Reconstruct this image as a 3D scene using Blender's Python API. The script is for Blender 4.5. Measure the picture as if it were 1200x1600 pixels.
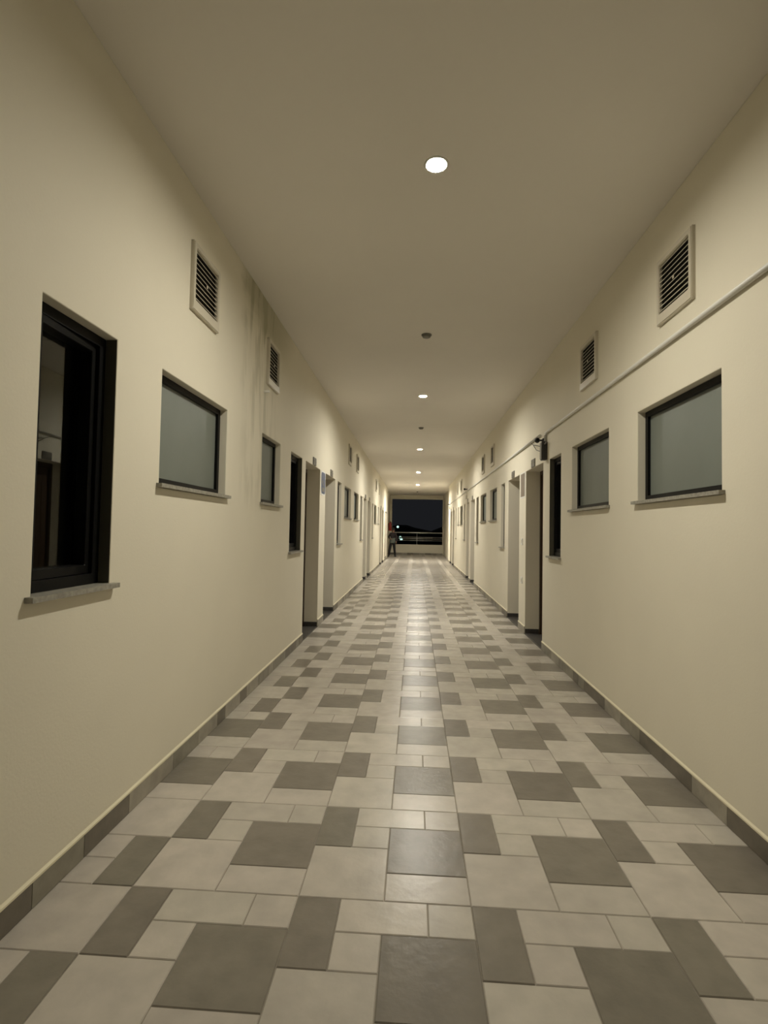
import bpy, bmesh, math, random
from mathutils import Vector, Matrix
for o in list(bpy.data.objects):
    bpy.data.objects.remove(o)
S = bpy.context.scene
COL = S.collection
random.seed(7)

# ------------------------------------------------------------------ camera
FPX, PITCH, YAW, ROLL = 821.454, 0.0341176, -0.0596751, 0.0177783
CX, CH = 0.0873, 1.2849
fw = Vector((math.sin(YAW)*math.cos(PITCH), math.cos(YAW)*math.cos(PITCH), math.sin(PITCH)))
rt = Vector((math.cos(YAW), -math.sin(YAW), 0))
up = rt.cross(fw)
r2 = rt*math.cos(ROLL)+up*math.sin(ROLL)
u2 = -rt*math.sin(ROLL)+up*math.cos(ROLL)
cd = bpy.data.cameras.new('camera')
cam = bpy.data.objects.new('camera', cd)
COL.objects.link(cam)
M = Matrix.Identity(4)
for i in range(3):
    M[i][0], M[i][1], M[i][2] = r2[i], u2[i], -fw[i]
M[0][3], M[1][3], M[2][3] = CX, 0, CH
cam.matrix_world = M
cd.sensor_fit = 'VERTICAL'; cd.sensor_height = 24; cd.lens = 24*FPX/1600
cd.clip_start = 0.02; cd.clip_end = 600
S.camera = cam

# ------------------------------------------------------------------ world: a dark night sky
W = bpy.data.worlds.new('night'); S.world = W; W.use_nodes = True
bgn = W.node_tree.nodes['Background']
bgn.inputs[0].default_value = (0.0100, 0.0105, 0.0120, 1); bgn.inputs[1].default_value = 1.0

# ------------------------------------------------------------------ exposure
S.view_settings.view_transform = 'Standard'; S.view_settings.look = 'None'
S.view_settings.exposure = 0.06; S.view_settings.gamma = 1.0
S.view_settings.use_curve_mapping = False
LAMP_POWER = 2950.0
LAMP_LEVEL = [.72, 1.0, 1.15, 1.4, 2.7]        # the nearest lamp is the weakest and warmest
LAMP_COLORS = [(1.0, .945, .80), (1.0, .955, .84), (1.0, .955, .85), (1.0, .955, .85), (1.0, .955, .85)]

# ------------------------------------------------------------------ measures (metres; Y runs down the corridor)
XL, XR, ZC = -1.175, 1.494, 3.18
Y0, YE = -1.2, 28.2
HEAD = 2.064; TALL_SILL = 1.045; SMALL_SILL = 1.495
LAMP_X = 0.168
LAMPS = [2.668, 7.372, 12.232, 17.098, 21.8]

# ------------------------------------------------------------------ materials
def mat(name, col, rough=.6, metal=0., spec=.5, noise=0., nscale=6., bump=0., bscale=60., rnd=0., emit=None, estr=0., trans=0., ior=1.45):
    m = bpy.data.materials.new(name); m.use_nodes = True
    nt = m.node_tree; N = nt.nodes; Lk = nt.links
    b = N['Principled BSDF']
    b.inputs['Base Color'].default_value = (*col, 1); b.inputs['Roughness'].default_value = rough
    b.inputs['Metallic'].default_value = metal; b.inputs['Specular IOR Level'].default_value = spec
    b.inputs['IOR'].default_value = ior
    if trans: b.inputs['Transmission Weight'].default_value = trans
    if emit:
        b.inputs['Emission Color'].default_value = (*emit, 1); b.inputs['Emission Strength'].default_value = estr
    geo = N.new('ShaderNodeNewGeometry')
    if noise or rnd:
        hsv = N.new('ShaderNodeHueSaturation'); hsv.inputs['Color'].default_value = (*col, 1)
        val = None
        if noise:
            n1 = N.new('ShaderNodeTexNoise'); n1.inputs['Scale'].default_value = nscale; n1.inputs['Detail'].default_value = 6
            Lk.new(geo.outputs['Position'], n1.inputs['Vector'])
            mr = N.new('ShaderNodeMapRange'); mr.inputs['From Min'].default_value = .3; mr.inputs['From Max'].default_value = .7
            mr.inputs['To Min'].default_value = 1-noise; mr.inputs['To Max'].default_value = 1+noise
            Lk.new(n1.outputs['Fac'], mr.inputs['Value']); val = mr.outputs[0]
        if rnd:
            oi = N.new('ShaderNodeObjectInfo')
            ad = N.new('ShaderNodeMath'); ad.operation = 'ADD'
            Lk.new(oi.outputs['Random'], ad.inputs[0]); Lk.new(geo.outputs['Random Per Island'], ad.inputs[1])
            fr = N.new('ShaderNodeMath'); fr.operation = 'FRACT'; Lk.new(ad.outputs[0], fr.inputs[0])
            m2 = N.new('ShaderNodeMapRange'); m2.inputs['To Min'].default_value = 1-rnd; m2.inputs['To Max'].default_value = 1+rnd
            Lk.new(fr.outputs[0], m2.inputs['Value'])
            mh = N.new('ShaderNodeMapRange'); mh.inputs['To Min'].default_value = .49; mh.inputs['To Max'].default_value = .505
            f3 = N.new('ShaderNodeMath'); f3.operation = 'MULTIPLY'; f3.inputs[1].default_value = 7.31
            Lk.new(fr.outputs[0], f3.inputs[0])
            f4 = N.new('ShaderNodeMath'); f4.operation = 'FRACT'; Lk.new(f3.outputs[0], f4.inputs[0])
            Lk.new(f4.outputs[0], mh.inputs['Value']); Lk.new(mh.outputs[0], hsv.inputs['Hue'])
            if val is None: val = m2.outputs[0]
            else:
                mu = N.new('ShaderNodeMath'); mu.operation = 'MULTIPLY'
                Lk.new(val, mu.inputs[0]); Lk.new(m2.outputs[0], mu.inputs[1]); val = mu.outputs[0]
        Lk.new(val, hsv.inputs['Value']); Lk.new(hsv.outputs[0], b.inputs['Base Color'])
    if bump:
        n2 = N.new('ShaderNodeTexNoise'); n2.inputs['Scale'].default_value = bscale; n2.inputs['Detail'].default_value = 4
        Lk.new(geo.outputs['Position'], n2.inputs['Vector'])
        bp = N.new('ShaderNodeBump'); bp.inputs['Strength'].default_value = bump; bp.inputs['Distance'].default_value = .004
        Lk.new(n2.outputs['Fac'], bp.inputs['Height']); Lk.new(bp.outputs[0], b.inputs['Normal'])
    return m

WALLC = (.80, .75, .62)
m_wall = mat('cream_wall_paint', WALLC, .62, spec=.25, noise=.025, nscale=1.3, bump=.12, bscale=90)
m_wall_l = mat('cream_wall_paint_water_stained', WALLC, .62, spec=.25, noise=.025, nscale=1.3, bump=.12, bscale=90)
m_ceil = mat('ceiling_paint', (.84, .80, .73), .8, spec=.2, noise=.02, nscale=1.0, bump=.05, bscale=40)
m_tile_l = mat('light_stone_tile', (.49, .452, .392), .27, spec=.5, noise=.09, nscale=9, bump=.25, bscale=26, rnd=.07)
m_tile_d = mat('dark_stone_tile', (.205, .184, .150), .29, spec=.5, noise=.12, nscale=10, bump=.3, bscale=26, rnd=.08)
m_grout = mat('grout', (.27, .24, .195), .8)
m_fillet = mat('plaster_lip', (.80, .74, .55), .6)
m_skirt = [mat('skirting_dark', (.17, .15, .12), .45, noise=.15, nscale=12, bump=.1),
           mat('skirting_mid', (.27, .25, .20), .45, noise=.15, nscale=12, bump=.1),
           mat('skirting_pale', (.36, .33, .27), .45, noise=.15, nscale=12, bump=.1)]
m_granite = mat('sill_granite', (.31, .295, .25), .4, noise=.25, nscale=60)
m_thresh = mat('dark_granite', (.07, .065, .06), .3, noise=.3, nscale=80)
m_black = mat('black_aluminium', (.006, .006, .006), .4, spec=.18)
m_wood = mat('dark_brown_door', (.05, .028, .014), .5, noise=.2, nscale=20)
m_chrome = mat('brushed_steel', (.88, .88, .86), .16, metal=1.)
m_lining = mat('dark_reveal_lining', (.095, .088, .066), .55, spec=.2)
m_rail = mat('galvanised_rail', (.85, .85, .83), .33, metal=.6)
m_glass = mat('tinted_clear_glass', (.85, .9, .87), .0, trans=1., ior=1.62)
m_frost = mat('frosted_glass', (.18, .20, .18), .42, spec=.5, noise=.06, nscale=3)
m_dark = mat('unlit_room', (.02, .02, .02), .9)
m_pvc = mat('cream_plastic', (.66, .61, .50), .35, spec=.5)
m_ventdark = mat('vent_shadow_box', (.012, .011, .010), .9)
m_white = mat('white_enamel', (.8, .79, .74), .35)
m_lens = [mat('lamp_lens_%d' % i, (.9, .9, .85), .4, emit=c, estr=LAMP_POWER*l) for i, (c, l) in enumerate(zip(LAMP_COLORS, LAMP_LEVEL))]
m_darkgrey = mat('dark_grey_plastic', (.035, .035, .033), .45)
m_grey = mat('grey_plastic', (.22, .21, .18), .5)
m_plate = mat('number_plate', (.14, .13, .11), .4)
m_blue = mat('blue_sign_enamel', (.085, .105, .185), .45)
m_paper = mat('brown_notice', (.26, .215, .17), .55)
m_red = mat('red_enamel', (.28, .03, .02), .35)
m_skin = mat('skin', (.25, .14, .09), .55)
m_hair = mat('black_hair', (.01, .009, .008), .6)
m_jacket = mat('dark_maroon_cloth', (.020, .014, .016), .85)
m_shirt = mat('grey_green_cloth', (.10, .115, .10), .85)
m_trouser = mat('black_cloth', (.012, .010, .010), .85)
m_ground = mat('night_ground', (.02, .022, .02), .95)
m_leaf = mat('night_trees', (.015, .02, .012), .95)
m_slamp = mat('street_lamp_lens', (.9, 1, .95), .5, emit=(.62, .98, .86), estr=1.25)

def stain(m):
    """old water marks that run down the plaster round the second air vent"""
    nt = m.node_tree; N = nt.nodes; Lk = nt.links
    b = N['Principled BSDF']; src = b.inputs['Base Color'].links[0].from_socket
    geo = N.new('ShaderNodeNewGeometry'); sx = N.new('ShaderNodeSeparateXYZ'); Lk.new(geo.outputs['Position'], sx.inputs[0])
    def mth(op, a, c, cl=False):
        n = N.new('ShaderNodeMath'); n.operation = op; n.use_clamp = cl
        for i, q in enumerate((a, c)):
            if q is None: continue
            if isinstance(q, (int, float)): n.inputs[i].default_value = q
            else: Lk.new(q, n.inputs[i])
        return n.outputs[0]
    def rng(v, a, c, lo=0., hi=1.):
        n = N.new('ShaderNodeMapRange'); n.interpolation_type = 'SMOOTHSTEP'
        n.inputs['From Min'].default_value = a; n.inputs['From Max'].default_value = c
        n.inputs['To Min'].default_value = lo; n.inputs['To Max'].default_value = hi
        Lk.new(v, n.inputs['Value']); return n.outputs[0]
    y, z = sx.outputs['Y'], sx.outputs['Z']
    def noise(sy, sz, sc, det=5):
        cb = N.new('ShaderNodeCombineXYZ'); Lk.new(mth('MULTIPLY', y, sy), cb.inputs[1]); Lk.new(mth('MULTIPLY', z, sz), cb.inputs[2])
        n = N.new('ShaderNodeTexNoise'); n.inputs['Scale'].default_value = sc; n.inputs['Detail'].default_value = det
        Lk.new(cb.outputs[0], n.inputs['Vector']); return n.outputs['Fac']
    wob = mth('MULTIPLY', mth('SUBTRACT', noise(.5, 1.6, 2.2), .5), .5)
    yy = mth('ADD', y, wob)
    band = mth('MULTIPLY', rng(yy, 3.55, 4.02), rng(yy, 4.25, 4.75, 1, 0))
    streak = rng(noise(4.5, .9, 2.0), .44, .62)
    tops = rng(z, 2.45, 3.1)
    patch = mth('MULTIPLY', mth('MULTIPLY', rng(yy, 3.6, 3.8), rng(yy, 4.5, 5.4, 1, 0)), rng(mth('ADD', z, wob), 2.72, 3.05))
    low = mth('MULTIPLY', mth('MULTIPLY', band, streak), rng(z, 1.35, 1.7))
    low = mth('MULTIPLY', low, rng(tops, 0., 1., .45, .8))
    tot = mth('ADD', low, mth('MULTIPLY', patch, .75), True)
    mx = N.new('ShaderNodeMix'); mx.data_type = 'RGBA'
    Lk.new(mth('MULTIPLY', tot, .9), mx.inputs['Factor']); Lk.new(src, mx.inputs[6]); mx.inputs[7].default_value = (.38, .36, .24, 1)
    Lk.new(mx.outputs[2], b.inputs['Base Color'])
stain(m_wall_l)

# ------------------------------------------------------------------ helpers
def obj(name, bm, m, parent=None, smooth=False, recalc=True):
    if recalc: bmesh.ops.recalc_face_normals(bm, faces=bm.faces)
    me = bpy.data.meshes.new(name); bm.to_mesh(me); bm.free()
    if isinstance(m, (list, tuple)):
        for k in m: me.materials.append(k)
    else: me.materials.append(m)
    if smooth:
        for p in me.polygons: p.use_smooth = True
    o = bpy.data.objects.new(name, me); COL.objects.link(o)
    if parent: o.parent = parent
    return o
def tag(o, label=None, cat=None, group=None, kind=None):
    if label: o['label'] = label
    if cat: o['category'] = cat
    if group: o['group'] = group
    if kind: o['kind'] = kind
    return o
def empty(name, loc=(0, 0, 0), label=None, cat=None, group=None, kind=None):
    o = bpy.data.objects.new(name, None); o.empty_display_size = .1; COL.objects.link(o); o.location = loc
    return tag(o, label, cat, group, kind)
def box(bm, x0, x1, y0, y1, z0, z1, mi=0):
    x0, x1 = sorted((x0, x1)); y0, y1 = sorted((y0, y1)); z0, z1 = sorted((z0, z1))
    v = [bm.verts.new(p) for p in ((x0,y0,z0),(x1,y0,z0),(x1,y1,z0),(x0,y1,z0),(x0,y0,z1),(x1,y0,z1),(x1,y1,z1),(x0,y1,z1))]
    for f in ((3,2,1,0),(4,5,6,7),(0,1,5,4),(1,2,6,5),(2,3,7,6),(3,0,4,7)):
        bm.faces.new([v[i] for i in f]).material_index = mi
    return v
def bbox(name, dims, m, parent=None, bev=.003):
    bm = bmesh.new(); box(bm, *dims)
    if bev: bmesh.ops.bevel(bm, geom=bm.edges[:], offset=bev, segments=1, affect='EDGES')
    return obj(name, bm, m, parent)
def tube(bm, pts, r, n=12, caps=True):
    pts = [Vector(p) for p in pts]; rings = []
    for i, p in enumerate(pts):
        t = (pts[min(i+1, len(pts)-1)]-pts[max(i-1, 0)]).normalized()
        a = t.orthogonal().normalized() if abs(t.z) > .9 else t.cross(Vector((0, 0, 1))).normalized()
        b = t.cross(a)
        rr = r[i] if isinstance(r, (list, tuple)) else r
        rings.append([bm.verts.new(p+a*math.cos(2*math.pi*k/n)*rr+b*math.sin(2*math.pi*k/n)*rr) for k in range(n)])
    for q, s in zip(rings, rings[1:]):
        for k in range(n): bm.faces.new((q[k], q[(k+1) % n], s[(k+1) % n], s[k]))
    if caps:
        bm.faces.new(rings[0][::-1]); bm.faces.new(rings[-1])
def lathe(bm, prof, c=(0, 0, 0), n=28, close=False):
    c = Vector(c); rings = []
    for r, z in prof:
        if r < 1e-6: rings.append([bm.verts.new(c+Vector((0, 0, z)))])
        else: rings.append([bm.verts.new(c+Vector((r*math.cos(2*math.pi*k/n), r*math.sin(2*math.pi*k/n), z))) for k in range(n)])
    pairs = list(zip(rings, rings[1:]))
    if close: pairs.append((rings[-1], rings[0]))
    for q, s in pairs:
        if len(q) == 1 and len(s) == 1: continue
        for k in range(n):
            k2 = (k+1) % n
            if len(q) == 1: bm.faces.new((q[0], s[k2], s[k]))
            elif len(s) == 1: bm.faces.new((q[k], q[k2], s[0]))
            else: bm.faces.new((q[k], q[k2], s[k2], s[k]))
def ringframe(bm, side, xf, xb, y0, y1, z0, z1, wl, wr, wb, wt):
    """rectangular ring between planes x=xf and x=xb"""
    o = [(y0, z0), (y1, z0), (y1, z1), (y0, z1)]; i_ = [(y0+wl, z0+wb), (y1-wr, z0+wb), (y1-wr, z1-wt), (y0+wl, z1-wt)]
    V = {}
    for nm, x in (('f', xf), ('b', xb)):
        V[nm, 'o'] = [bm.verts.new((x, a, c)) for a, c in o]; V[nm, 'i'] = [bm.verts.new((x, a, c)) for a, c in i_]
    for k in range(4):
        k2 = (k+1) % 4
        bm.faces.new((V['f','o'][k], V['f','o'][k2], V['f','i'][k2], V['f','i'][k]))
        bm.faces.new((V['b','o'][k], V['b','i'][k], V['b','i'][k2], V['b','o'][k2]))
        bm.faces.new((V['f','o'][k], V['b','o'][k], V['b','o'][k2], V['f','o'][k2]))
        bm.faces.new((V['f','i'][k], V['f','i'][k2], V['b','i'][k2], V['b','i'][k]))

def walled(name, axis, front, back, a0, a1, z0, z1, holes, m, label, bev=0.004):
    """solid wall slab with rectangular holes; axis 'x' runs along Y, axis 'y' runs along X"""
    A = sorted({a0, a1, *[h[0] for h in holes], *[h[1] for h in holes]})
    Z = sorted({z0, z1, *[h[2] for h in holes], *[h[3] for h in holes]})
    def solid(i, j):
        if i < 0 or j < 0 or i >= len(A)-1 or j >= len(Z)-1: return False
        ca, cz = (A[i]+A[i+1])/2, (Z[j]+Z[j+1])/2
        return not any(h[0] < ca < h[1] and h[2] < cz < h[3] for h in holes)
    bm = bmesh.new(); V = {}
    def v(i, j, k):
        if (i, j, k) not in V:
            d = (front, back)[k]
            V[i, j, k] = bm.verts.new((d, A[i], Z[j]) if axis == 'x' else (A[i], d, Z[j]))
        return V[i, j, k]
    for i in range(len(A)-1):
        for j in range(len(Z)-1):
            if not solid(i, j): continue
            for k in (0, 1): bm.faces.new((v(i,j,k), v(i+1,j,k), v(i+1,j+1,k), v(i,j+1,k)))
            if not solid(i-1, j): bm.faces.new((v(i,j,0), v(i,j+1,0), v(i,j+1,1), v(i,j,1)))
            if not solid(i+1, j): bm.faces.new((v(i+1,j,0), v(i+1,j,1), v(i+1,j+1,1), v(i+1,j+1,0)))
            if not solid(i, j-1): bm.faces.new((v(i,j,0), v(i,j,1), v(i+1,j,1), v(i+1,j,0)))
            if not solid(i, j+1): bm.faces.new((v(i,j+1,0), v(i+1,j+1,0), v(i+1,j+1,1), v(i,j+1,1)))
    o = obj(name, bm, m)
    if bev:
        md = o.modifiers.new('edge', 'BEVEL'); md.width = bev; md.segments = 2; md.limit_method = 'ANGLE'; md.angle_limit = math.radians(40)
    return tag(o, label, kind='structure')

# ------------------------------------------------------------------ the openings of both walls
# (kind, y0, y1)
LEFT = [('tall', 1.672, 2.117), ('small', 2.512, 3.418), ('small', 4.222, 4.81), ('tall', 5.227, 5.75),
        ('door', 5.945, 6.865), ('door', 7.285, 8.20), ('tall', 8.44, 8.90), ('small', 9.28, 10.21), ('small', 10.74, 11.58),
        ('tall', 11.98, 12.47), ('door', 12.78, 13.55), ('door', 13.87, 14.76), ('tall', 15.33, 15.70), ('small', 16.07, 17.02),
        ('small', 17.62, 18.25), ('door', 18.75, 19.62), ('door', 20.02, 20.92)]
RIGHT = [('small', 2.505, 3.425), ('small', 3.925, 4.83), ('tall', 5.19, 5.62), ('door', 5.90, 6.80), ('door', 7.22, 8.07),
         ('tall', 8.40, 8.76), ('small', 9.21, 10.03), ('small', 10.58, 11.44), ('tall', 11.83, 12.26), ('door', 12.60, 13.46),
         ('door', 13.88, 14.56), ('tall', 14.95, 15.33), ('small', 15.83, 16.65), ('small', 17.10, 17.56), ('tall', 18.00, 18.35),
         ('door', 19.10, 19.95), ('door', 20.35, 21.20)]
def hz(k):
    return {'tall': (TALL_SILL-.02, HEAD), 'small': (SMALL_SILL-.02, HEAD), 'door': (0., HEAD)}[k]
TH = .24
walled('wall_left', 'x', XL, XL-TH, Y0, 24.0, 0, ZC, [(a, b, *hz(k)) for k, a, b in LEFT], m_wall_l, 'long cream plastered wall on the left with window and door recesses')
walled('wall_right', 'x', XR, XR+TH, Y0, 22.4, 0, ZC, [(a, b, *hz(k)) for k, a, b in RIGHT], m_wall, 'long cream plastered wall on the right carrying the white conduit')
XLE, XRE = -1.27, 1.60
walled('wall_left_end', 'x', XLE, XLE-TH, 24.0, YE+.2, 0, ZC, [], m_wall, 'short cream wall stepped back at the far left end', 0)
walled('wall_right_end', 'x', XRE, XRE+TH, 22.4, YE+.2, 0, ZC, [], m_wall, 'short cream wall stepped back at the far right end', 0)
walled('wall_far', 'y', YE, YE+.2, XLE, XRE, 0, ZC, [(-1.165, 1.55, .53, 2.96)], m_wall, 'end wall with a low parapet under the wide opening to the night')

# ------------------------------------------------------------------ ceiling with a round hole for every downlight
bm = bmesh.new()
HR = .054; NS = 32; q = .12
xs0, xs1 = -1.6, 1.95
ys = [Y0]
for y in LAMPS: ys += [y-q, y+q]
ys.append(YE+.2)
def quad(x0, x1, y0, y1):
    bm.faces.new([bm.verts.new(p) for p in ((x0,y0,ZC),(x0,y1,ZC),(x1,y1,ZC),(x1,y0,ZC))])
for i in range(len(ys)-1):
    if i % 2 == 0: quad(xs0, xs1, ys[i], ys[i+1])
    else:
        quad(xs0, LAMP_X-q, ys[i], ys[i+1]); quad(LAMP_X+q, xs1, ys[i], ys[i+1])
        yc = (ys[i]+ys[i+1])/2
        ci, so = [], []
        for k in range(NS):
            a = 2*math.pi*(k+.5)/NS; c, s = math.cos(a), math.sin(a); t = q/max(abs(c), abs(s))
            ci.append(bm.verts.new((LAMP_X+HR*c, yc+HR*s, ZC))); so.append(bm.verts.new((LAMP_X+t*c, yc+t*s, ZC)))
        for k in range(NS):
            k2 = (k+1) % NS
            bm.faces.new((ci[k], ci[k2], so[k2], so[k]))
        for sx in (-1, 1):
            for sy in (-1, 1):
                cv = bm.verts.new((LAMP_X+sx*q, yc+sy*q, ZC))
                nb = sorted(range(NS), key=lambda k: (so[k].co-cv.co).length)[:2]
                bm.faces.new((cv, so[nb[0]], so[nb[1]]))
for f in bm.faces:
    f.normal_update()
    if f.normal.z > 0: f.normal_flip()
# slab above, so that the ceiling has thickness
box(bm, xs0, xs1, Y0, YE+.2, ZC+.09, ZC+.22)
tag(obj('ceiling', bm, m_ceil, recalc=False), 'flat pale ceiling running the whole corridor', kind='structure')

# ------------------------------------------------------------------ floor and its tiles
bm = bmesh.new(); box(bm, XLE-.3, XRE+.3, Y0, YE+.2, -.2, -.0035)
floor = tag(obj('floor', bm, m_grout), 'corridor floor of pale and dark stone-look tiles', kind='structure')
U = .15; D0 = 2.3147; GAP = .0012
PIECES = [(0,1,0,2,1),(1,3,0,1,0),(3,4,0,1,0),(1,2,1,2,0),(0,2,2,4,0),(2,4,1,3,1),(2,4,3,4,0)]   # u0 u1 w0 w1 dark
def tile_box(bm, x0, x1, y0, y1, z1=0., h=.008, ch=.0026, mi=0):
    a = [bm.verts.new(p) for p in ((x0,y0,z1-h),(x1,y0,z1-h),(x1,y1,z1-h),(x0,y1,z1-h))]
    b = [bm.verts.new(p) for p in ((x0,y0,z1-ch),(x1,y0,z1-ch),(x1,y1,z1-ch),(x0,y1,z1-ch))]
    c = [bm.verts.new(p) for p in ((x0+ch,y0+ch,z1),(x1-ch,y0+ch,z1),(x1-ch,y1-ch,z1),(x0+ch,y1-ch,z1))]
    for q_, s_ in ((a, b), (b, c)):
        for k in range(4): bm.faces.new((q_[k], q_[(k+1)%4], s_[(k+1)%4], s_[k])).material_index = mi
    bm.faces.new(c).material_index = mi
tiles = []
k_lo, k_hi = int((Y0-D0)/U/4)-2, int((YE-D0)/U/4)+2
for k in range(k_lo, k_hi):
    cut = (k % 6) in (0, 3, 4, 5) if k > 0 else True       # the offcuts along the left wall lie turned round
    if k in (1, 2): cut = False
    for n in range(-3, 3):
        xb = 4*n+2
        for (u0, u1, w0, w1, dk) in PIECES:
            if n == -3 and cut: u0, u1, w0, w1 = 4-u1, 4-u0, 4-w1, 4-w0
            yb = D0+(1+4*k)*U
            yf, yn = yb-w0*U, yb-w1*U
            # end bays are a little wider
            lo, hi = (XL-.0, XR+.0)
            if yn > 24: lo = XLE
            if yn > 22.4: hi = XRE
            x0, x1 = max((xb+u0)*U, lo), min((xb+u1)*U, hi)
            y0, y1 = max(yn, Y0), min(yf, YE)
            if x1-x0 < .012 or y1-y0 < .012: continue
            tiles.append((x0+GAP, x1-GAP, y0+GAP, y1-GAP, dk))
def inframe(t):
    for x in (t[0], t[1]):
        for y in (t[2], t[3]):
            d = Vector((x-CX, y, -CH)); w = d.dot(fw)
            if w < .1: continue
            px, py = 600+FPX*d.dot(r2)/w, 800-FPX*d.dot(u2)/w
            if -5 < px < 1205 and py < 1605: return True
    return False
vis = sorted([t for t in tiles if inframe(t)], key=lambda t: t[2])
single, rest = vis[:300], vis[300:]+[t for t in tiles if not inframe(t)]
cache = {}
for (x0, x1, y0, y1, dk) in single:
    key = (round(x1-x0, 4), round(y1-y0, 4), dk)
    if key not in cache:
        bm = bmesh.new(); tile_box(bm, -key[0]/2, key[0]/2, -key[1]/2, key[1]/2)
        o = obj('floor_tile', bm, m_tile_d if dk else m_tile_l, floor, recalc=False); cache[key] = o.data
    else:
        o = bpy.data.objects.new('floor_tile', cache[key]); COL.objects.link(o); o.parent = floor
    o.location = ((x0+x1)/2, (y0+y1)/2, random.uniform(-.0004, .0003))
bm = bmesh.new()
for (x0, x1, y0, y1, dk) in rest: tile_box(bm, x0, x1, y0, y1, random.uniform(-.0004, .0003), mi=dk)
tag(obj('distant_floor_tiles', bm, [m_tile_l, m_tile_d], floor, recalc=False), kind='stuff')

# ------------------------------------------------------------------ skirting
def skirting(name, side, x, ops, y0, y1, marks, label):
    s = 1 if side == 'left' else -1
    root = empty(name, (x, 2, 0), label, kind='structure')
    gaps = [(a, b) for k, a, b in ops if k == 'door']
    seg = []; c = y0
    for a, b in gaps:
        if a > y0: seg.append((c, a)); c = b
    seg.append((c, y1))
    def add(nm, bm, m):
        for v in bm.verts: v.co -= Vector((x, 2, 0))
        return obj(nm, bm, m, root)
    last = 1; n = 0
    lip = bmesh.new(); far = bmesh.new()
    for a, b in seg:
        cuts = [a]+[t for t in marks if a < t < b]
        cc = cuts[-1]
        while cc < b-.05:
            cc += random.choice((.3, .3, .15, .45)); cuts.append(min(cc, b))
        if b-cuts[-1] > .001: cuts.append(b)
        for p, q_ in zip(cuts, cuts[1:]):
            if q_-p < .02: continue
            last = random.choice([i for i in range(3) if i != last])
            if a > 5 and b-a < .6: last = 2
            if p < 12:
                bm = bmesh.new(); box(bm, x+s*.0002, x+s*.008, p+.001, q_-.001, .001, .088)
                bmesh.ops.bevel(bm, geom=bm.edges[:], offset=.0012, segments=1, affect='EDGES')
                add('skirting_tile', bm, m_skirt[last])
            else: box(far, x+s*.0002, x+s*.008, p+.001, q_-.001, .001, .088, last)
        # cream plaster lip that sits on the skirting
        v = [(x, .089), (x+s*.009, .089), (x+s*.0085, .096), (x+s*.001, .104)]
        A = [lip.verts.new((p_, a, z_)) for p_, z_ in v]; B = [lip.verts.new((p_, b, z_)) for p_, z_ in v]
        for i in range(4): lip.faces.new((A[i], A[(i+1)%4], B[(i+1)%4], B[i]))
        lip.faces.new(A); lip.faces.new(B)
    add('plaster_lip', lip, m_fillet)
    if len(far.verts): tag(add('distant_skirting', far, m_skirt), kind='stuff')
skirting('baseboard_left', 'left', XL, LEFT, Y0, 24.0, [1.14, 1.43, 1.723, 2.0, 2.32, 2.75, 3.07, 3.37, 3.51], 'low stone-look skirting along the left wall')
skirting('baseboard_right', 'right', XR, RIGHT, Y0, 22.4, [1.9, 2.17, 2.46, 2.76, 3.37, 3.67, 3.97, 4.44], 'low stone-look skirting along the right wall')
bm = bmesh.new()
for i in range(9): box(bm, XLE+.01+i*.315, XLE+.01+(i+1)*.315-.002, YE-.008, YE-.0002, .001, .088, i % 3)
tag(obj('baseboard_far', bm, m_skirt), 'skirting under the parapet at the far end', kind='structure')

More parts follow.
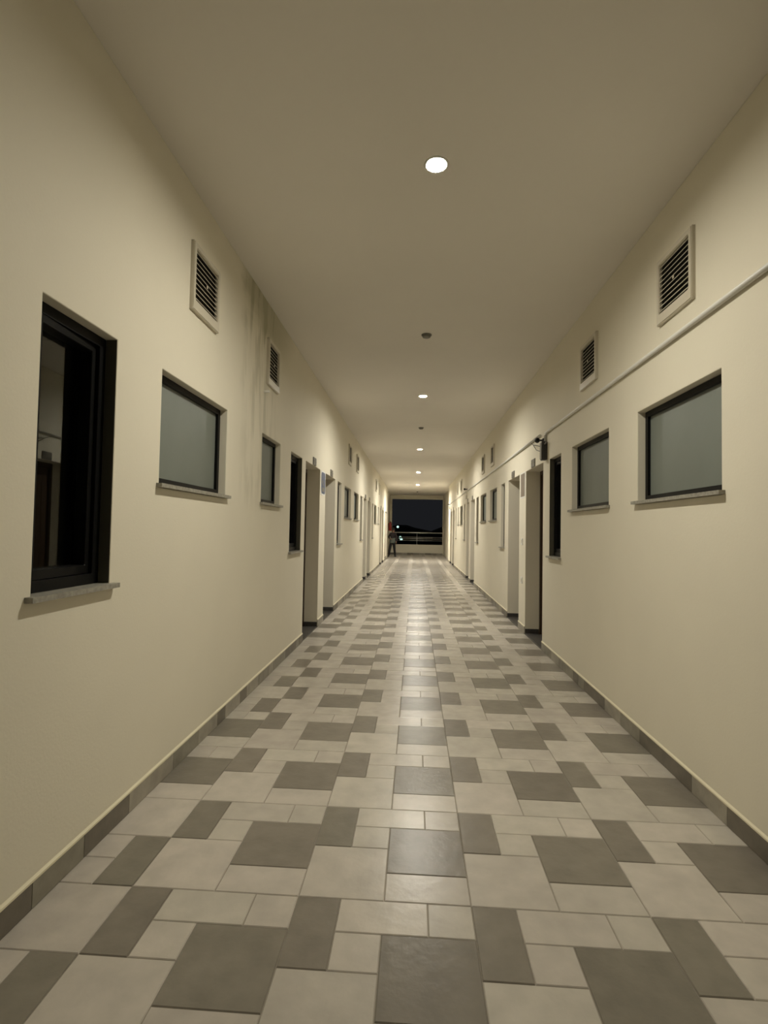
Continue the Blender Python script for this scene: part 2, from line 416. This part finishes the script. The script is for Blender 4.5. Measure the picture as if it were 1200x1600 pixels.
# ------------------------------------------------------------------ windows and doors
ORD = ['nearest', 'second', 'third', 'fourth', 'fifth', 'sixth', 'seventh', 'eighth']
wn = dn = 0
def window(side, kind, y0, y1, nth):
    global wn
    wn += 1
    s = 1 if side == 'left' else -1; X = XL if side == 'left' else XR
    sill = TALL_SILL if kind == 'tall' else SMALL_SILL
    desc = {'tall': 'tall narrow window with black frame and clear dark glass', 'small': 'small black-framed window with grey frosted glass'}[kind]
    root = empty('window_%d' % wn, (X, (y0+y1)/2, sill), '%s, %s of its kind on the %s wall' % (desc, ORD[nth], side), 'window', '%s windows of the %s wall' % ('tall' if kind == 'tall' else 'frosted', side), 'structure')
    O = Vector((X, (y0+y1)/2, sill))
    def add(nm, bm, m):
        for v in bm.verts: v.co -= O
        return obj(nm, bm, m, root)
    xf = X-s*.048
    e = .001
    w = .042 if kind == 'tall' else .035
    bm = bmesh.new(); ringframe(bm, s, xf, X-s*.13, y0+e, y1-e, sill, HEAD-e, w, w, w, w)
    bmesh.ops.bevel(bm, geom=bm.edges[:], offset=.0015, segments=1, affect='EDGES')
    add('window_frame', bm, m_black)
    i0, i1, j0, j1 = y0+w+.001, y1-w-.001, sill+w+.001, HEAD-w-.001
    if kind == 'tall':
        bm = bmesh.new(); ringframe(bm, s, xf-s*.008, X-s*.118, i0, i1, j0, j1, .028, .028, .035, .03)
        bmesh.ops.bevel(bm, geom=bm.edges[:], offset=.002, segments=1, affect='EDGES')
        ajar = math.radians(2.4) if (side == 'left' and nth == 0) else 0     # the nearest casement stands a touch ajar
        def swing(bm):
            c = Vector((X-s*.087, (y0+y1)/2, 0))
            bmesh.ops.rotate(bm, verts=bm.verts, cent=c, matrix=Matrix.Rotation(ajar, 3, 'Z'))
            return bm
        add('sash', swing(bm), m_black)
        bm = bmesh.new(); box(bm, X-s*.102, X-s*.108, i0+.026, i1-.026, j0+.033, j1-.028); add('glass_pane', swing(bm), m_glass)
    else:
        bm = bmesh.new(); box(bm, X-s*.066, X-s*.072, i0, i1, j0, j1); add('frosted_pane', bm, m_frost)
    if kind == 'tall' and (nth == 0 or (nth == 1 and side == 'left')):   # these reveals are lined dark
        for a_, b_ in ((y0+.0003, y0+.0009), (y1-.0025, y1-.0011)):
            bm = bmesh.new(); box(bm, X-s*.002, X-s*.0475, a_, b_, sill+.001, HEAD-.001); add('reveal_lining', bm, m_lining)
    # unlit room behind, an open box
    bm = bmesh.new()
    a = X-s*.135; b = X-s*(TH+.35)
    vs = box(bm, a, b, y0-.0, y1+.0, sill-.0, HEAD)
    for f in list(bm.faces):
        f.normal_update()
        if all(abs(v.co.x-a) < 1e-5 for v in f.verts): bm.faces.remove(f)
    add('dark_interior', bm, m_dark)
    # granite sill: a T-shaped slab, its nose wider than the opening
    bm = bmesh.new()
    xs_ = [X+s*.030, X+s*.0008, X-s*.128]
    pl = [(xs_[0], y0-.03), (xs_[0], y1+.03), (xs_[1], y1+.03), (xs_[1], y1-.001), (xs_[2], y1-.001), (xs_[2], y0+.001), (xs_[1], y0+.001), (xs_[1], y0-.03)]
    lo = [bm.verts.new((a_, b_, sill-.0195)) for a_, b_ in pl]; hi = [bm.verts.new((a_, b_, sill-.0005)) for a_, b_ in pl]
    bm.faces.new(lo); bm.faces.new(hi)
    for i in range(8): bm.faces.new((lo[i], lo[(i+1)%8], hi[(i+1)%8], hi[i]))
    add('window_sill', bm, m_granite)
def door(side, y0, y1, nth):
    global dn
    dn += 1
    s = 1 if side == 'left' else -1; X = XL if side == 'left' else XR
    root = empty('door_%d' % dn, (X-s*.18, (y0+y1)/2, 0), 'dark brown door deep in a plastered recess, %s door on the %s wall' % (ORD[nth], side), 'door', 'doors of the %s wall' % side, 'structure')
    O = Vector((X-s*.18, (y0+y1)/2, 0))
    def add(nm, bm, m, par=root, sm=False):
        for v in bm.verts: v.co -= O
        o = obj(nm, bm, m, par, sm); return o
    bm = bmesh.new()
    xa, xb = X-s*.175, X-s*.235
    for d in ((xa, xb, y0+.001, y0+.05, .013, HEAD-.001), (xa, xb, y1-.05, y1-.001, .013, HEAD-.001), (xa, xb, y0+.0505, y1-.0505, HEAD-.05, HEAD-.001)): box(bm, *d)
    add('door_frame', bm, m_wood)
    bm = bmesh.new(); box(bm, X-s*.19, X-s*.23, y0+.053, y1-.053, .018, HEAD-.053)
    leaf = add('door_leaf', bm, m_wood)
    bm = bmesh.new()
    for z0, z1 in ((.2, .95), (1.1, 1.86)): ringframe(bm, s, X-s*.184, X-s*.19, y0+.16, y1-.16, z0, z1, .03, .03, .03, .03)
    add('panel_moulding', bm, m_wood, leaf)
    hy = y0+.11
    bm = bmesh.new(); tube(bm, [(X-s*.19, hy, 1.02), (X-s*.145, hy, 1.02), (X-s*.14, hy+.015, 1.02), (X-s*.14, hy+.11, 1.02)], .008, 10)
    box(bm, X-s*.186, X-s*.19, hy-.02, hy+.02, .93, 1.08)
    add('door_handle', bm, m_chrome, leaf)
    bm = bmesh.new(); box(bm, X-s*.235, X-s*.001, y0+.001, y1-.001, -.0033, .012)
    add('threshold', bm, m_thresh)
    bm = bmesh.new()
    box(bm, X-s*.001, X-s*.173, y1-.009, y1-.0005, .0125, .066); box(bm, X-s*.001, X-s*.173, y0+.0005, y0+.009, .0125, .066)
    add('reveal_skirting', bm, m_thresh)
for side, ops in (('left', LEFT), ('right', RIGHT)):
    cnt = {'tall': 0, 'small': 0, 'door': 0}
    for k, a, b in ops:
        if k == 'door': door(side, a, b, cnt[k])
        else: window(side, k, a, b, cnt[k])
        cnt[k] += 1

# ------------------------------------------------------------------ downlights
def downlight(i, y):
    lab = ['round recessed downlight, lit, nearest on the ceiling and the largest seen', 'lit round downlight, second along the ceiling from the viewer', 'lit round downlight, third along the ceiling from the viewer',
           'lit round downlight, fourth along the ceiling, next to last before the opening', 'lit round downlight farthest away, just before the dark opening'][i]
    r = empty('recessed_downlight', (LAMP_X, y, ZC), lab, 'ceiling light', 'downlights in a row along the ceiling')
    bm = bmesh.new(); lathe(bm, [(.0515, -.0002), (.0515, -.003), (.055, -.005), (.062, -.0035), (.065, -.0002)], close=True); obj('trim_ring', bm, m_white, r, True)
    bm = bmesh.new(); lathe(bm, [(.0515, -.0001), (.0505, .0155), (.0505, .06), (0, .06), (0, .062), (.0525, .062), (.0525, -.0001)], n=28, close=False); obj('lamp_housing', bm, m_white, r)
    bm = bmesh.new(); lathe(bm, [(0, .0015), (.012, .002), (.024, .004), (.034, .0085), (.041, .0145), (.045, .0215), (.046, .0275), (.0, .0305)]); obj('lamp_lens', bm, m_lens[i], r)
    bm = bmesh.new(); lathe(bm, [(.0473, .0225), (.0503, .0225), (.0503, .0275), (.0473, .0275)], close=True); obj('lens_bezel', bm, m_darkgrey, r)
for i, y in enumerate(LAMPS): downlight(i, y)

# ------------------------------------------------------------------ smoke detectors
for i, (y, lab) in enumerate(((5.04, 'small dark round smoke detector between the first and second downlights'), (9.64, 'small dark round smoke detector between the second and third downlights'), (25.6, 'small dark round smoke detector past the last downlight'))):
    r = empty('smoke_detector', (LAMP_X, y, ZC), lab, 'smoke detector', 'smoke detectors on the ceiling')
    bm = bmesh.new(); lathe(bm, [(0, -.0002), (.05, -.0002), (.05, -.008), (.046, -.010), (0, -.010)]); obj('base', bm, m_grey, r)
    bm = bmesh.new(); lathe(bm, [(0, -.0102), (.040, -.0102), (.038, -.026), (.024, -.032), (0, -.032)]); obj('sensor_cap', bm, m_grey, r, True)

# ------------------------------------------------------------------ air vents
def vent(side, y0, y1, z0, z1, lab, slim):
    s = 1 if side == 'left' else -1; X = XL if side == 'left' else XR
    yc, zc = (y0+y1)/2, (z0+z1)/2
    r = empty('air_vent', (X, yc, zc), lab, 'air vent', 'louvred air vents on the %s wall' % side)
    O = Vector((X, yc, zc))
    def add(nm, bm, m):
        for v in bm.verts: v.co -= O
        return obj(nm, bm, m, r)
    bw, bb, bt = .032, .062, .034
    bm = bmesh.new(); ringframe(bm, s, X+s*.022, X+s*.0004, y0, y1, z0, z1, bw, bw, bb, bt)
    bmesh.ops.bevel(bm, geom=[e for e in bm.edges if all(abs(v.co.x-(X+s*.022)) < 1e-5 for v in e.verts)], offset=.004, segments=2, affect='EDGES')
    add('vent_frame', bm, m_pvc)
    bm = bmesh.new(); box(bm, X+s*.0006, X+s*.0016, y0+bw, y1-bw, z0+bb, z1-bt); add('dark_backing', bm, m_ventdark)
    n = 10; H = (z1-bt)-(z0+bb); p = H/n
    for i in range(n):
        zz = z0+bb+p*(i+.30)
        bm = bmesh.new()
        sec = [(.016, 0), (.018, .001), (.008, p*.52), (.006, p*.52-.001)]
        A = [bm.verts.new((X+s*a, y0+bw+.0003, zz+b)) for a, b in sec]; B = [bm.verts.new((X+s*a, y1-bw-.0003, zz+b)) for a, b in sec]
        for k in range(4): bm.faces.new((A[k], A[(k+1)%4], B[(k+1)%4], B[k]))
        bm.faces.new(A); bm.faces.new(B)
        add('slat', bm, m_pvc)
    bm = bmesh.new(); box(bm, X+s*.0175, X+s*.0195, yc-.008, yc+.008, zc+.004, zc+.020); add('centre_knob', bm, m_pvc)
VL = [(2.79, 3.175, 2.49, 2.875), (4.29, 4.645, 2.49, 2.88), (9.70, 10.08, 2.50, 2.88), (11.02, 11.40, 2.50, 2.88), (16.45, 16.85, 2.50, 2.88), (17.85, 18.2, 2.50, 2.88)]
VR = [(2.725, 3.115, 2.495, 2.875), (4.155, 4.55, 2.495, 2.875), (9.52, 9.88, 2.49, 2.875), (10.83, 11.22, 2.49, 2.875), (16.05, 16.45, 2.49, 2.875), (17.4, 17.75, 2.49, 2.875)]
for side, L_ in (('left', VL), ('right', VR)):
    labs = ['cream louvred square air vent nearest on the %s wall, high above the first frosted window' % side,
            'cream louvred air vent second on the left wall, among brown water marks' if side == 'left' else 'cream louvred air vent second on the right wall, above the conduit',
            'cream louvred air vent third along the %s wall' % side, 'cream louvred air vent fourth along the %s wall' % side,
            'small far cream air vent, fifth along the %s wall' % side, 'small far cream air vent, sixth and last along the %s wall' % side]
    for (a, b, c, d), lb in zip(L_, labs): vent(side, a, b, c, d, lb, False)

# ------------------------------------------------------------------ conduit along the right wall
def conduit(pts, clips, lab):
    P0 = Vector(pts[0])
    r = empty('conduit_pipe', P0, lab, 'pipe', 'white conduit runs on the right wall')
    bm = bmesh.new(); tube(bm, [Vector(p)-P0 for p in pts], .0135, 14); obj('pipe', bm, m_white, r, True)
    for y in clips:
        z = pts[0][2]
        bm = bmesh.new()
        A = []
        for k in range(9):
            a = math.pi*k/8
            for rr in (.0138, .0156):
                A.append((rr*math.sin(a), rr*math.cos(a)))
        cx, cz = pts[0][0], z
        vs = [[bm.verts.new((cx-a, y+d, cz+b)) for a, b in A] for d in (-.008, .008)]
        for k in range(8):
            for q_ in (0, 1):
                bm.faces.new((vs[0][2*k+q_], vs[0][2*k+2+q_], vs[1][2*k+2+q_], vs[1][2*k+q_]))
            for d in (0, 1): bm.faces.new((vs[d][2*k], vs[d][2*k+1], vs[d][2*k+3], vs[d][2*k+2]))
        for sg in (-1, 1): box(bm, cx, XR-.0003, y-.008, y+.008, cz+sg*.0147-.001, cz+sg*.0147+.001)
        for v in bm.verts: v.co -= P0
        obj('pipe_clip', bm, m_white, r)
PX = XR-.0150
conduit([(PX, -1.1, 2.365), (PX, 5.70, 2.365), (PX, 5.735, 2.36), (PX, 5.755, 2.34), (PX, 5.76, 2.275)], [1.2, 4.1, 5.5], 'thick white conduit pipe nearest the viewer, running up to the dark junction box')
conduit([(PX, 6.0, 2.382), (PX, 14.36, 2.385)], [7.0, 8.7, 10.4, 12.1, 13.7], 'middle run of white conduit between the first and second cameras')
conduit([(PX, 14.62, 2.385), (PX, 21.30, 2.385)], [16, 18, 20], 'farthest run of white conduit ending near the dark opening')

# ------------------------------------------------------------------ cameras and boxes on the conduit
def seccam(y, z, lab, big):
    r = empty('security_camera', (XR, y, z), lab, 'camera', 'small black cameras on the conduit')
    bm = bmesh.new(); lathe(bm, [(0, 0), (.026, 0), (.026, .008), (.012, .014), (.010, .05)], n=18); bmesh.ops.rotate(bm, verts=bm.verts, matrix=Matrix.Rotation(-math.pi/2, 3, 'Y')); 
    for v in bm.verts: v.co.x -= .0003
    obj('wall_mount', bm, m_darkgrey, r, True)
    bm = bmesh.new(); bmesh.ops.create_uvsphere(bm, u_segments=20, v_segments=12, radius=.030)
    for v in bm.verts: v.co.y = max(v.co.y, -.024); v.co += Vector((-.068, 0, .0))
    hd = obj('camera_head', bm, m_darkgrey, r, True)
    bm = bmesh.new(); lathe(bm, [(0, 0), (.014, 0), (.016, .004), (.0, .007)], n=18)
    bmesh.ops.rotate(bm, verts=bm.verts, matrix=Matrix.Rotation(math.pi/2, 3, 'X'))
    for v in bm.verts: v.co += Vector((-.068, -.0243, 0))
    obj('lens', bm, m_black, hd)
seccam(5.90, 2.31, 'round black camera beside the dark junction box above the first right door', True)
seccam(14.49, 2.44, 'black camera above the second pair of right doors', False)
seccam(21.45, 2.36, 'farthest black camera, on the right by the dark opening', False)
jb = empty('junction_box', (XR, 5.76, 2.17), 'dark grey junction box at the end of the near conduit, above the right door', 'junction box')
bbox('box_body', (-.058, -.0004, -.042, .042, -.10, .10), m_darkgrey, jb, .006)
bbox('box_cover', (-.064, -.0585, -.036, .036, -.09, .09), m_grey, jb, .002)
for k, (dz, sag) in enumerate(((.055, .0), (.02, .02))):
    bm = bmesh.new()
    pts = [Vector((-.03-.004*k, .043, dz)), Vector((-.032, .16, dz+.02-sag)), Vector((-.03, .34, dz+.06-sag)), Vector((-.022, .55, .155)), Vector((-.018, .66, .19))]
    tube(bm, pts, .004, 8); obj('cable', bm, m_darkgrey, jb, True)
bm = bmesh.new(); tube(bm, [(-.03, -.043, .07), (-.03, -.12, .075)], .008, 10); obj('cable_gland', bm, m_grey, jb)
for y, lab in ((14.49, 'small pale junction box under the second camera'), (21.45, 'small pale junction box under the farthest camera')):
    j = empty('junction_box', (XR, y, 2.22), lab, 'junction box')
    bbox('box_body', (-.04, -.0004, -.035, .035, -.05, .05), m_pvc, j, .004)
    bm = bmesh.new(); tube(bm, [(-.012, 0, .0505), (-.012, 0, .135)], .006, 8); obj('conduit_stub', bm, m_pvc, j)

# ------------------------------------------------------------------ number plates, signs, switches
def plate(side, y, lab, w=.19, h=.095, z=2.118):
    s = 1 if side == 'left' else -1; X = XL if side == 'left' else XR
    r = empty('door_number_plate', (X, y, z), lab, 'number plate', 'small dark plates above the doors')
    bbox('plate', (s*.0004, s*.010, -w/2, w/2, -h/2, h/2), m_plate, r, .002)
    for sy in (-1, 1):
        bm = bmesh.new(); lathe(bm, [(0, .0101), (.005, .0101), (.004, .013), (0, .014)], n=10)
        bmesh.ops.rotate(bm, verts=bm.verts, matrix=Matrix.Rotation(s*math.pi/2, 3, 'Y'))
        for v in bm.verts: v.co.y += sy*(w/2-.014)
        obj('screw', bm, m_darkgrey, r)
for side, ops in (('left', LEFT), ('right', RIGHT)):
    n = 0
    for k, a, b in ops:
        if k == 'door':
            plate(side, (a+b)/2-(.0 if side == 'left' else -.0)+(.03 if side == 'left' else .03), 'small dark plate over the %s door on the %s wall' % (ORD[n], side)); n += 1
def rrect(bm, y0, y1, z0, z1, rad, x0, x1, n=6):
    pts = []
    for cy, cz, a0 in ((y1-rad, z1-rad, 0), (y0+rad, z1-rad, 90), (y0+rad, z0+rad, 180), (y1-rad, z0+rad, 270)):
        for k in range(n+1):
            a = math.radians(a0+90*k/n); pts.append((cy+rad*math.cos(a), cz+rad*math.sin(a)))
    A = [bm.verts.new((x0, *p)) for p in pts]; B = [bm.verts.new((x1, *p)) for p in pts]
    bm.faces.new(A); bm.faces.new(B)
    for i in range(len(pts)): bm.faces.new((A[i], A[(i+1)%len(pts)], B[(i+1)%len(pts)], B[i]))
sg = empty('blue_sign', (XL, 7.08, 1.905), 'blue sign with white border and white mark between the first two left doors', 'sign')
bm = bmesh.new(); rrect(bm, -.175, .175, -.165, .165, .05, .0004, .004); obj('white_border', bm, m_white, sg)
bm = bmesh.new(); rrect(bm, -.145, .145, -.145, .145, .06, .0042, .006); obj('blue_face', bm, m_blue, sg)
bm = bmesh.new(); rrect(bm, -.10, -.04, -.015, .035, .02, .0062, .0072); rrect(bm, -.035, .03, -.035, -.005, .01, .0062, .0072); rrect(bm, -.10, .09, -.115, -.06, .01, .0062, .0072)
obj('white_mark', bm, m_grey, sg)
sg = empty('notice_board', (XR, 6.995, 1.905), 'brown notice with pale border between the first two right doors', 'notice')
bbox('border', (-.003, -.0004, -.16, .16, -.17, .17), m_white, sg, .001)
bbox('sheet', (-.0045, -.0032, -.125, .125, -.15, .15), m_paper, sg, 0)
for z, lab in ((1.165, 'small pale switch between the first two right doors, upper one'), (.66, 'small pale socket low between the first two right doors')):
    r = empty('wall_switch', (XR, 7.01, z), lab, 'switch')
    bbox('cover', (-.009, -.0004, -.043, .043, -.043, .043), m_white, r, .003)
    bbox('rocker', (-.013, -.0092, -.014, .014, -.022, .022), m_pvc, r, .001)
r = empty('drain_stub', (XL, 4.24, 2.41), 'tiny white pipe stub under the second left air vent', 'pipe')
bm = bmesh.new(); lathe(bm, [(.010, 0), (.010, .045), (.007, .045), (.007, .004)], n=14); bmesh.ops.rotate(bm, verts=bm.verts, matrix=Matrix.Rotation(math.pi/2, 3, 'Y'))
for v in bm.verts: v.co.x += .0004
obj('pipe_end', bm, m_white, r, True)

# ------------------------------------------------------------------ shaft door near the far left end
r = tag(empty('door_%d' % (dn+1), (XL, 22.5, 0)), 'flush grey-cream service shaft door, last on the left wall', 'door', kind='structure')
bm = bmesh.new(); ringframe(bm, 1, .016, .0004, -.72, .72, .11, 2.06, .05, .05, .05, .05); obj('door_frame', bm, m_grey, r)
for sy in (-1, 1):
    lf = bbox('door_leaf', (.0006, .010, sy*.002, sy*.668, .162, 2.008), m_pvc, r, .002)
    bbox('door_handle', (.0105, .022, sy*.04, sy*.055, 1.0, 1.12), m_chrome, lf, .002)

# ------------------------------------------------------------------ railing on the parapet
rl = empty('steel_railing', (.19, YE+.1, .531), 'polished steel handrail on the parapet across the dark opening', 'railing')
O = Vector((.19, YE+.1, .531))
def radd(nm, pts, rad, n=14):
    bm = bmesh.new(); tube(bm, [Vector(p)-O for p in pts], rad, n); obj(nm, bm, m_rail, rl, True)
radd('handrail', [(-1.1645, YE+.1, 1.165), (1.5495, YE+.1, 1.165)], .034)
for z in (.92, .84, .745): radd('lower_rail', [(-1.1645, YE+.1, z), (1.5495, YE+.1, z)], .0125, 10)
for x in (.19,):
    radd('post', [(x, YE+.1, .532), (x, YE+.1, 1.13)], .011)
    bm = bmesh.new(); lathe(bm, [(0, .0005), (.045, .0005), (.045, .008), (.013, .016), (.013, .022), (0, .022)], c=(x-.19, 0, 0), n=20); obj('base_flange', bm, m_chrome, rl)

# ------------------------------------------------------------------ fire extinguisher
fx = empty('fire_extinguisher', (XLE, 26.5, 1.25), 'red fire extinguisher hung on the far left wall beside the person', 'fire extinguisher')
bm = bmesh.new(); lathe(bm, [(0, 0), (.07, 0), (.080, .012), (.080, .34), (.070, .39), (.035, .425), (.028, .44), (0, .44)], c=(.094, 0, 0)); obj('cylinder', bm, m_red, fx, True)
bm = bmesh.new(); lathe(bm, [(0, .4405), (.022, .4405), (.022, .475), (0, .475)], c=(.094, 0, 0), n=16); box(bm, .08, .108, -.10, .02, .476, .486); box(bm, .084, .104, -.09, .01, .50, .508); box(bm, .088, .100, .0, .012, .4855, .501); obj('valve_handle', bm, m_darkgrey, fx)
bm = bmesh.new(); tube(bm, [(.094, .022, .455), (.12, .06, .46), (.15, .088, .40), (.155, .092, .25), (.15, .088, .12)], [.009, .009, .009, .010, .014], 10); obj('hose', bm, m_darkgrey, fx, True)
bm = bmesh.new(); box(bm, .0004, .012, -.03, .03, .12, .40); lathe(bm, [(.0803, .29), (.083, .29), (.083, .31), (.0803, .31)], c=(.094, 0, 0), close=True); obj('wall_bracket', bm, m_darkgrey, fx)

# ------------------------------------------------------------------ the person at the far end
def skin(name, J, E, m, parent, sub=2, root=0):
    me = bpy.data.meshes.new(name); me.from_pydata([j[:3] for j in J], E, []); me.materials.append(m)
    o = bpy.data.objects.new(name, me); COL.objects.link(o); o.parent = parent
    md = o.modifiers.new('skin', 'SKIN'); md.use_smooth_shade = True
    for i, j in enumerate(J):
        sv = me.skin_vertices[0].data[i]; rr = j[3]; sv.radius = rr if isinstance(rr, tuple) else (rr, rr); sv.use_root = (i == root)
    sb = o.modifiers.new('sub', 'SUBSURF'); sb.levels = sub; sb.render_levels = sub
    return o
P = empty('person', (-1.005, 25.6, 0), 'small dark-clothed person standing with legs apart and an elbow out, beside the red extinguisher', 'person')
# local frame: x across the picture, person faces away to the left a little; feet on z=0
hipL, hipR = (-.075, 0, .69), (.075, 0, .69)
J = [(0, 0, .74, .10),            # 0 pelvis
     (.0, -.01, .86, .080),       # 1 waist
     (.02, -.02, 1.02, .080),     # 2 chest
     (.03, -.02, 1.13, .045),      # 3 upper chest
     (.035, -.01, 1.17, .040),    # 4 neck
     (.04, -.01, 1.24, .055),     # 5 skull base
     (.045, -.02, 1.30, .078),    # 6 head
     (.045, -.015, 1.37, .062),   # 7 crown
     (-.07, 0, .68, .075), (-.12, .01, .38, .052), (-.165, .02, .07, .028), (-.170, -.05, .040, .018),     # 8-11 leg
     (.075, 0, .68, .075), (.10, -.01, .38, .052), (.135, .0, .07, .028), (.138, -.06, .040, .018),        # 12-15
     (-.085, -.02, 1.10, .030), (-.19, .02, .95, .036), (-.10, -.10, .86, .027), (-.06, -.14, .85, .022),   # 16-19 left arm, hand on the belly
     (.145, -.02, 1.10, .030), (.20, .0, .90, .036), (.185, -.07, .71, .026), (.18, -.09, .66, .022)]       # 20-23
Ed = [(0,1),(1,2),(2,3),(3,4),(4,5),(5,6),(6,7),(0,8),(8,9),(9,10),(10,11),(0,12),(12,13),(13,14),(14,15),(3,16),(16,17),(17,18),(18,19),(3,20),(20,21),(21,22),(22,23)]
# fingers
def fingers(J, Ed, wi, base, d, side, thumb):
    d = Vector(d).normalized(); side = Vector(side).normalized(); nrm = d.cross(side)
    for k, (off, ln) in enumerate(((-.018, .050), (-.006, .058), (.006, .054), (.017, .044))):
        p = Vector(base)+side*off; a = len(J)
        J.append((*(p+d*.02), .0085)); J.append((*(p+d*(.02+ln*.5)+nrm*.004), .0075)); J.append((*(p+d*(.02+ln)+nrm*.016), .006))
        Ed += [(wi, a), (a, a+1), (a+1, a+2)]
    p = Vector(base)+side*thumb*.022-d*.012; a = len(J)
    J.append((*p, .009)); J.append((*(p+side*thumb*.02+d*.022), .008)); J.append((*(p+side*thumb*.022+d*.045), .0065)); Ed += [(wi, a), (a, a+1), (a+1, a+2)]
fingers(J, Ed, 19, J[19][:3], (.8, -.5, -.1), (0, 0, 1), 1)
fingers(J, Ed, 23, J[23][:3], (-.05, -.2, -1), (0, 1, 0), -1)
skin('body', J, Ed, m_skin, P, 1)
# face: nose, ears, eyes, mouth on the head, which is turned towards the camera's left
face = Vector((-.80, .60, 0)).normalized(); fs = face.cross(Vector((0, 0, 1)))
hc = Vector((.045, -.02, 1.30))
def ball(name, c, r, m, sc=(1, 1, 1), par=None):
    bm = bmesh.new(); bmesh.ops.create_icosphere(bm, subdivisions=2, radius=r)
    for v in bm.verts: v.co = Vector((v.co.x*sc[0], v.co.y*sc[1], v.co.z*sc[2]))+Vector(c)
    return obj(name, bm, m, par or P, True)
ball('nose', hc+face*.083+Vector((0, 0, -.005)), .013, m_skin, (1, 1, 1.4))
for sg_ in (-1, 1):
    ball('eye', hc+face*.072+fs*sg_*.028+Vector((0, 0, .012)), .009, m_hair)
    ball('ear', hc+fs*sg_*.078, .018, m_skin, (.6, .6, 1.3))
ball('mouth', hc+face*.076+Vector((0, 0, -.038)), .010, m_red, (1.6, 1, .5))
# hair cap
bm = bmesh.new(); bmesh.ops.create_uvsphere(bm, u_segments=24, v_segments=16, radius=.098)
bmesh.ops.delete(bm, geom=[v for v in bm.verts if v.co.z < -.045 or (v.co.z < .035 and v.co.normalized().dot(face) > .35)], context='VERTS')
for v in bm.verts: v.co = Vector((v.co.x*.92, v.co.y*.95, v.co.z*1.02))+hc+Vector((0, .006, .018))
obj('hair', bm, m_hair, P, True)
# clothing
skin('jacket', [(0, -.01, .84, .128), (.02, -.02, 1.00, .130), (.03, -.02, 1.10, .105), (.034, -.012, 1.165, .058), (-.085, -.02, 1.09, .076), (-.195, .02, .945, .050), (-.115, -.09, .865, .038), (.145, -.02, 1.09, .076), (.202, .0, .90, .052), (.187, -.065, .73, .038)],
     [(0,1),(1,2),(2,3),(2,4),(4,5),(5,6),(2,7),(7,8),(8,9)], m_jacket, P)
bm = bmesh.new(); lathe(bm, [(.132, .655), (.140, .650), (.142, .68), (.137, .78), (.128, .85), (.120, .90), (.112, .90), (.120, .84), (.130, .77)], n=32, close=True)
for v in bm.verts: v.co.x *= 1.1; v.co.y = v.co.y*.92-.003
obj('shirt_hem', bm, m_shirt, P, True)
skin('trousers', [(0, 0, .75, .098), (-.075, 0, .62, .080), (-.12, .01, .38, .066), (-.166, .015, .055, .050), (.075, 0, .62, .080), (.10, -.01, .38, .066), (.137, -.005, .055, .050)],
     [(0,1),(1,2),(2,3),(0,4),(4,5),(5,6)], m_trouser, P)
for sx_ in ((-.172, -.03), (.14, -.045)):
    bm = bmesh.new(); box(bm, sx_[0]-.045, sx_[0]+.045, sx_[1]-.115, sx_[1]+.10, 0.0005, .075)
    bmesh.ops.bevel(bm, geom=bm.edges[:], offset=.024, segments=3, affect='EDGES'); obj('shoe', bm, m_darkgrey, P, True)

# ------------------------------------------------------------------ the night outside
bm = bmesh.new(); box(bm, -150, 150, 29, 330, -4.2, -4.0)
tag(obj('ground_outside', bm, m_ground), 'dark open ground beyond the building', kind='structure')
bm = bmesh.new()
rnd = random.Random(3); n = 60
base = [(-90+180*i/n) for i in range(n+1)]
ht = [7.4+1.6*math.sin(i*.37)+1.1*math.sin(i*.9+1)+rnd.uniform(-.5, .5) for i in range(n+1)]
rows = []
for f_, d_ in ((0, 178), (.55, 180), (.9, 186), (1.0, 195), (.6, 215), (0, 235)):
    rows.append([bm.verts.new((x, d_+rnd.uniform(-1.5, 1.5), -4.0+h*f_)) for x, h in zip(base, ht)])
for a, b in zip(rows, rows[1:]):
    for i in range(n): bm.faces.new((a[i], a[i+1], b[i+1], b[i]))
tag(obj('tree_line', bm, m_leaf), 'black wooded ridge on the night horizon', 'trees', kind='stuff')
def street_lamp(x, y, z, lab, aim):
    r = empty('street_lamp', (x, y, -4.0), lab, 'street lamp', 'green-white lamps outside')
    H = z+4.0
    bm = bmesh.new(); tube(bm, [(0, 0, 0), (0, 0, H*.5), (0, 0, H+.2), (aim*.15, -.15, H+.42), (aim*.4, -.45, H+.40)], [.09, .075, .06, .05, .045], 12); obj('pole', bm, m_darkgrey, r, True)
    bbox('lamp_head', (aim*.4-.16, aim*.4+.16, -.75, -.40, H+.10, H+.44), m_darkgrey, r, .03)
    bm = bmesh.new(); lathe(bm, [(0, 0), (.14, 0), (.12, .05), (0, .075)], n=20); bmesh.ops.rotate(bm, verts=bm.verts, matrix=Matrix.Rotation(math.pi/2-.25, 3, 'X'))
    for v in bm.verts: v.co += Vector((aim*.4, -.765, H+.22))
    obj('lamp_lens', bm, m_slamp, r, True)
def at(px, py, y):
    d = r2*((px-600)/FPX)+u2*((800-py)/FPX)+fw; t = y/d.y
    return Vector((CX, 0, CH))+d*t
for (px, py, y, lab, aim) in ((621.5, 823.2, 64, 'distant lit lamp above the handrail at the left of the opening', 1), (625.4, 839.6, 60, 'distant lit lamp seen below the handrail', 1), (627.0, 842.6, 57, 'distant lit lamp lowest and nearest the railing, right of the person', 1)):
    p = at(px, py, y-.77); street_lamp(p.x-.4*aim, y, p.z-.22, lab, aim)
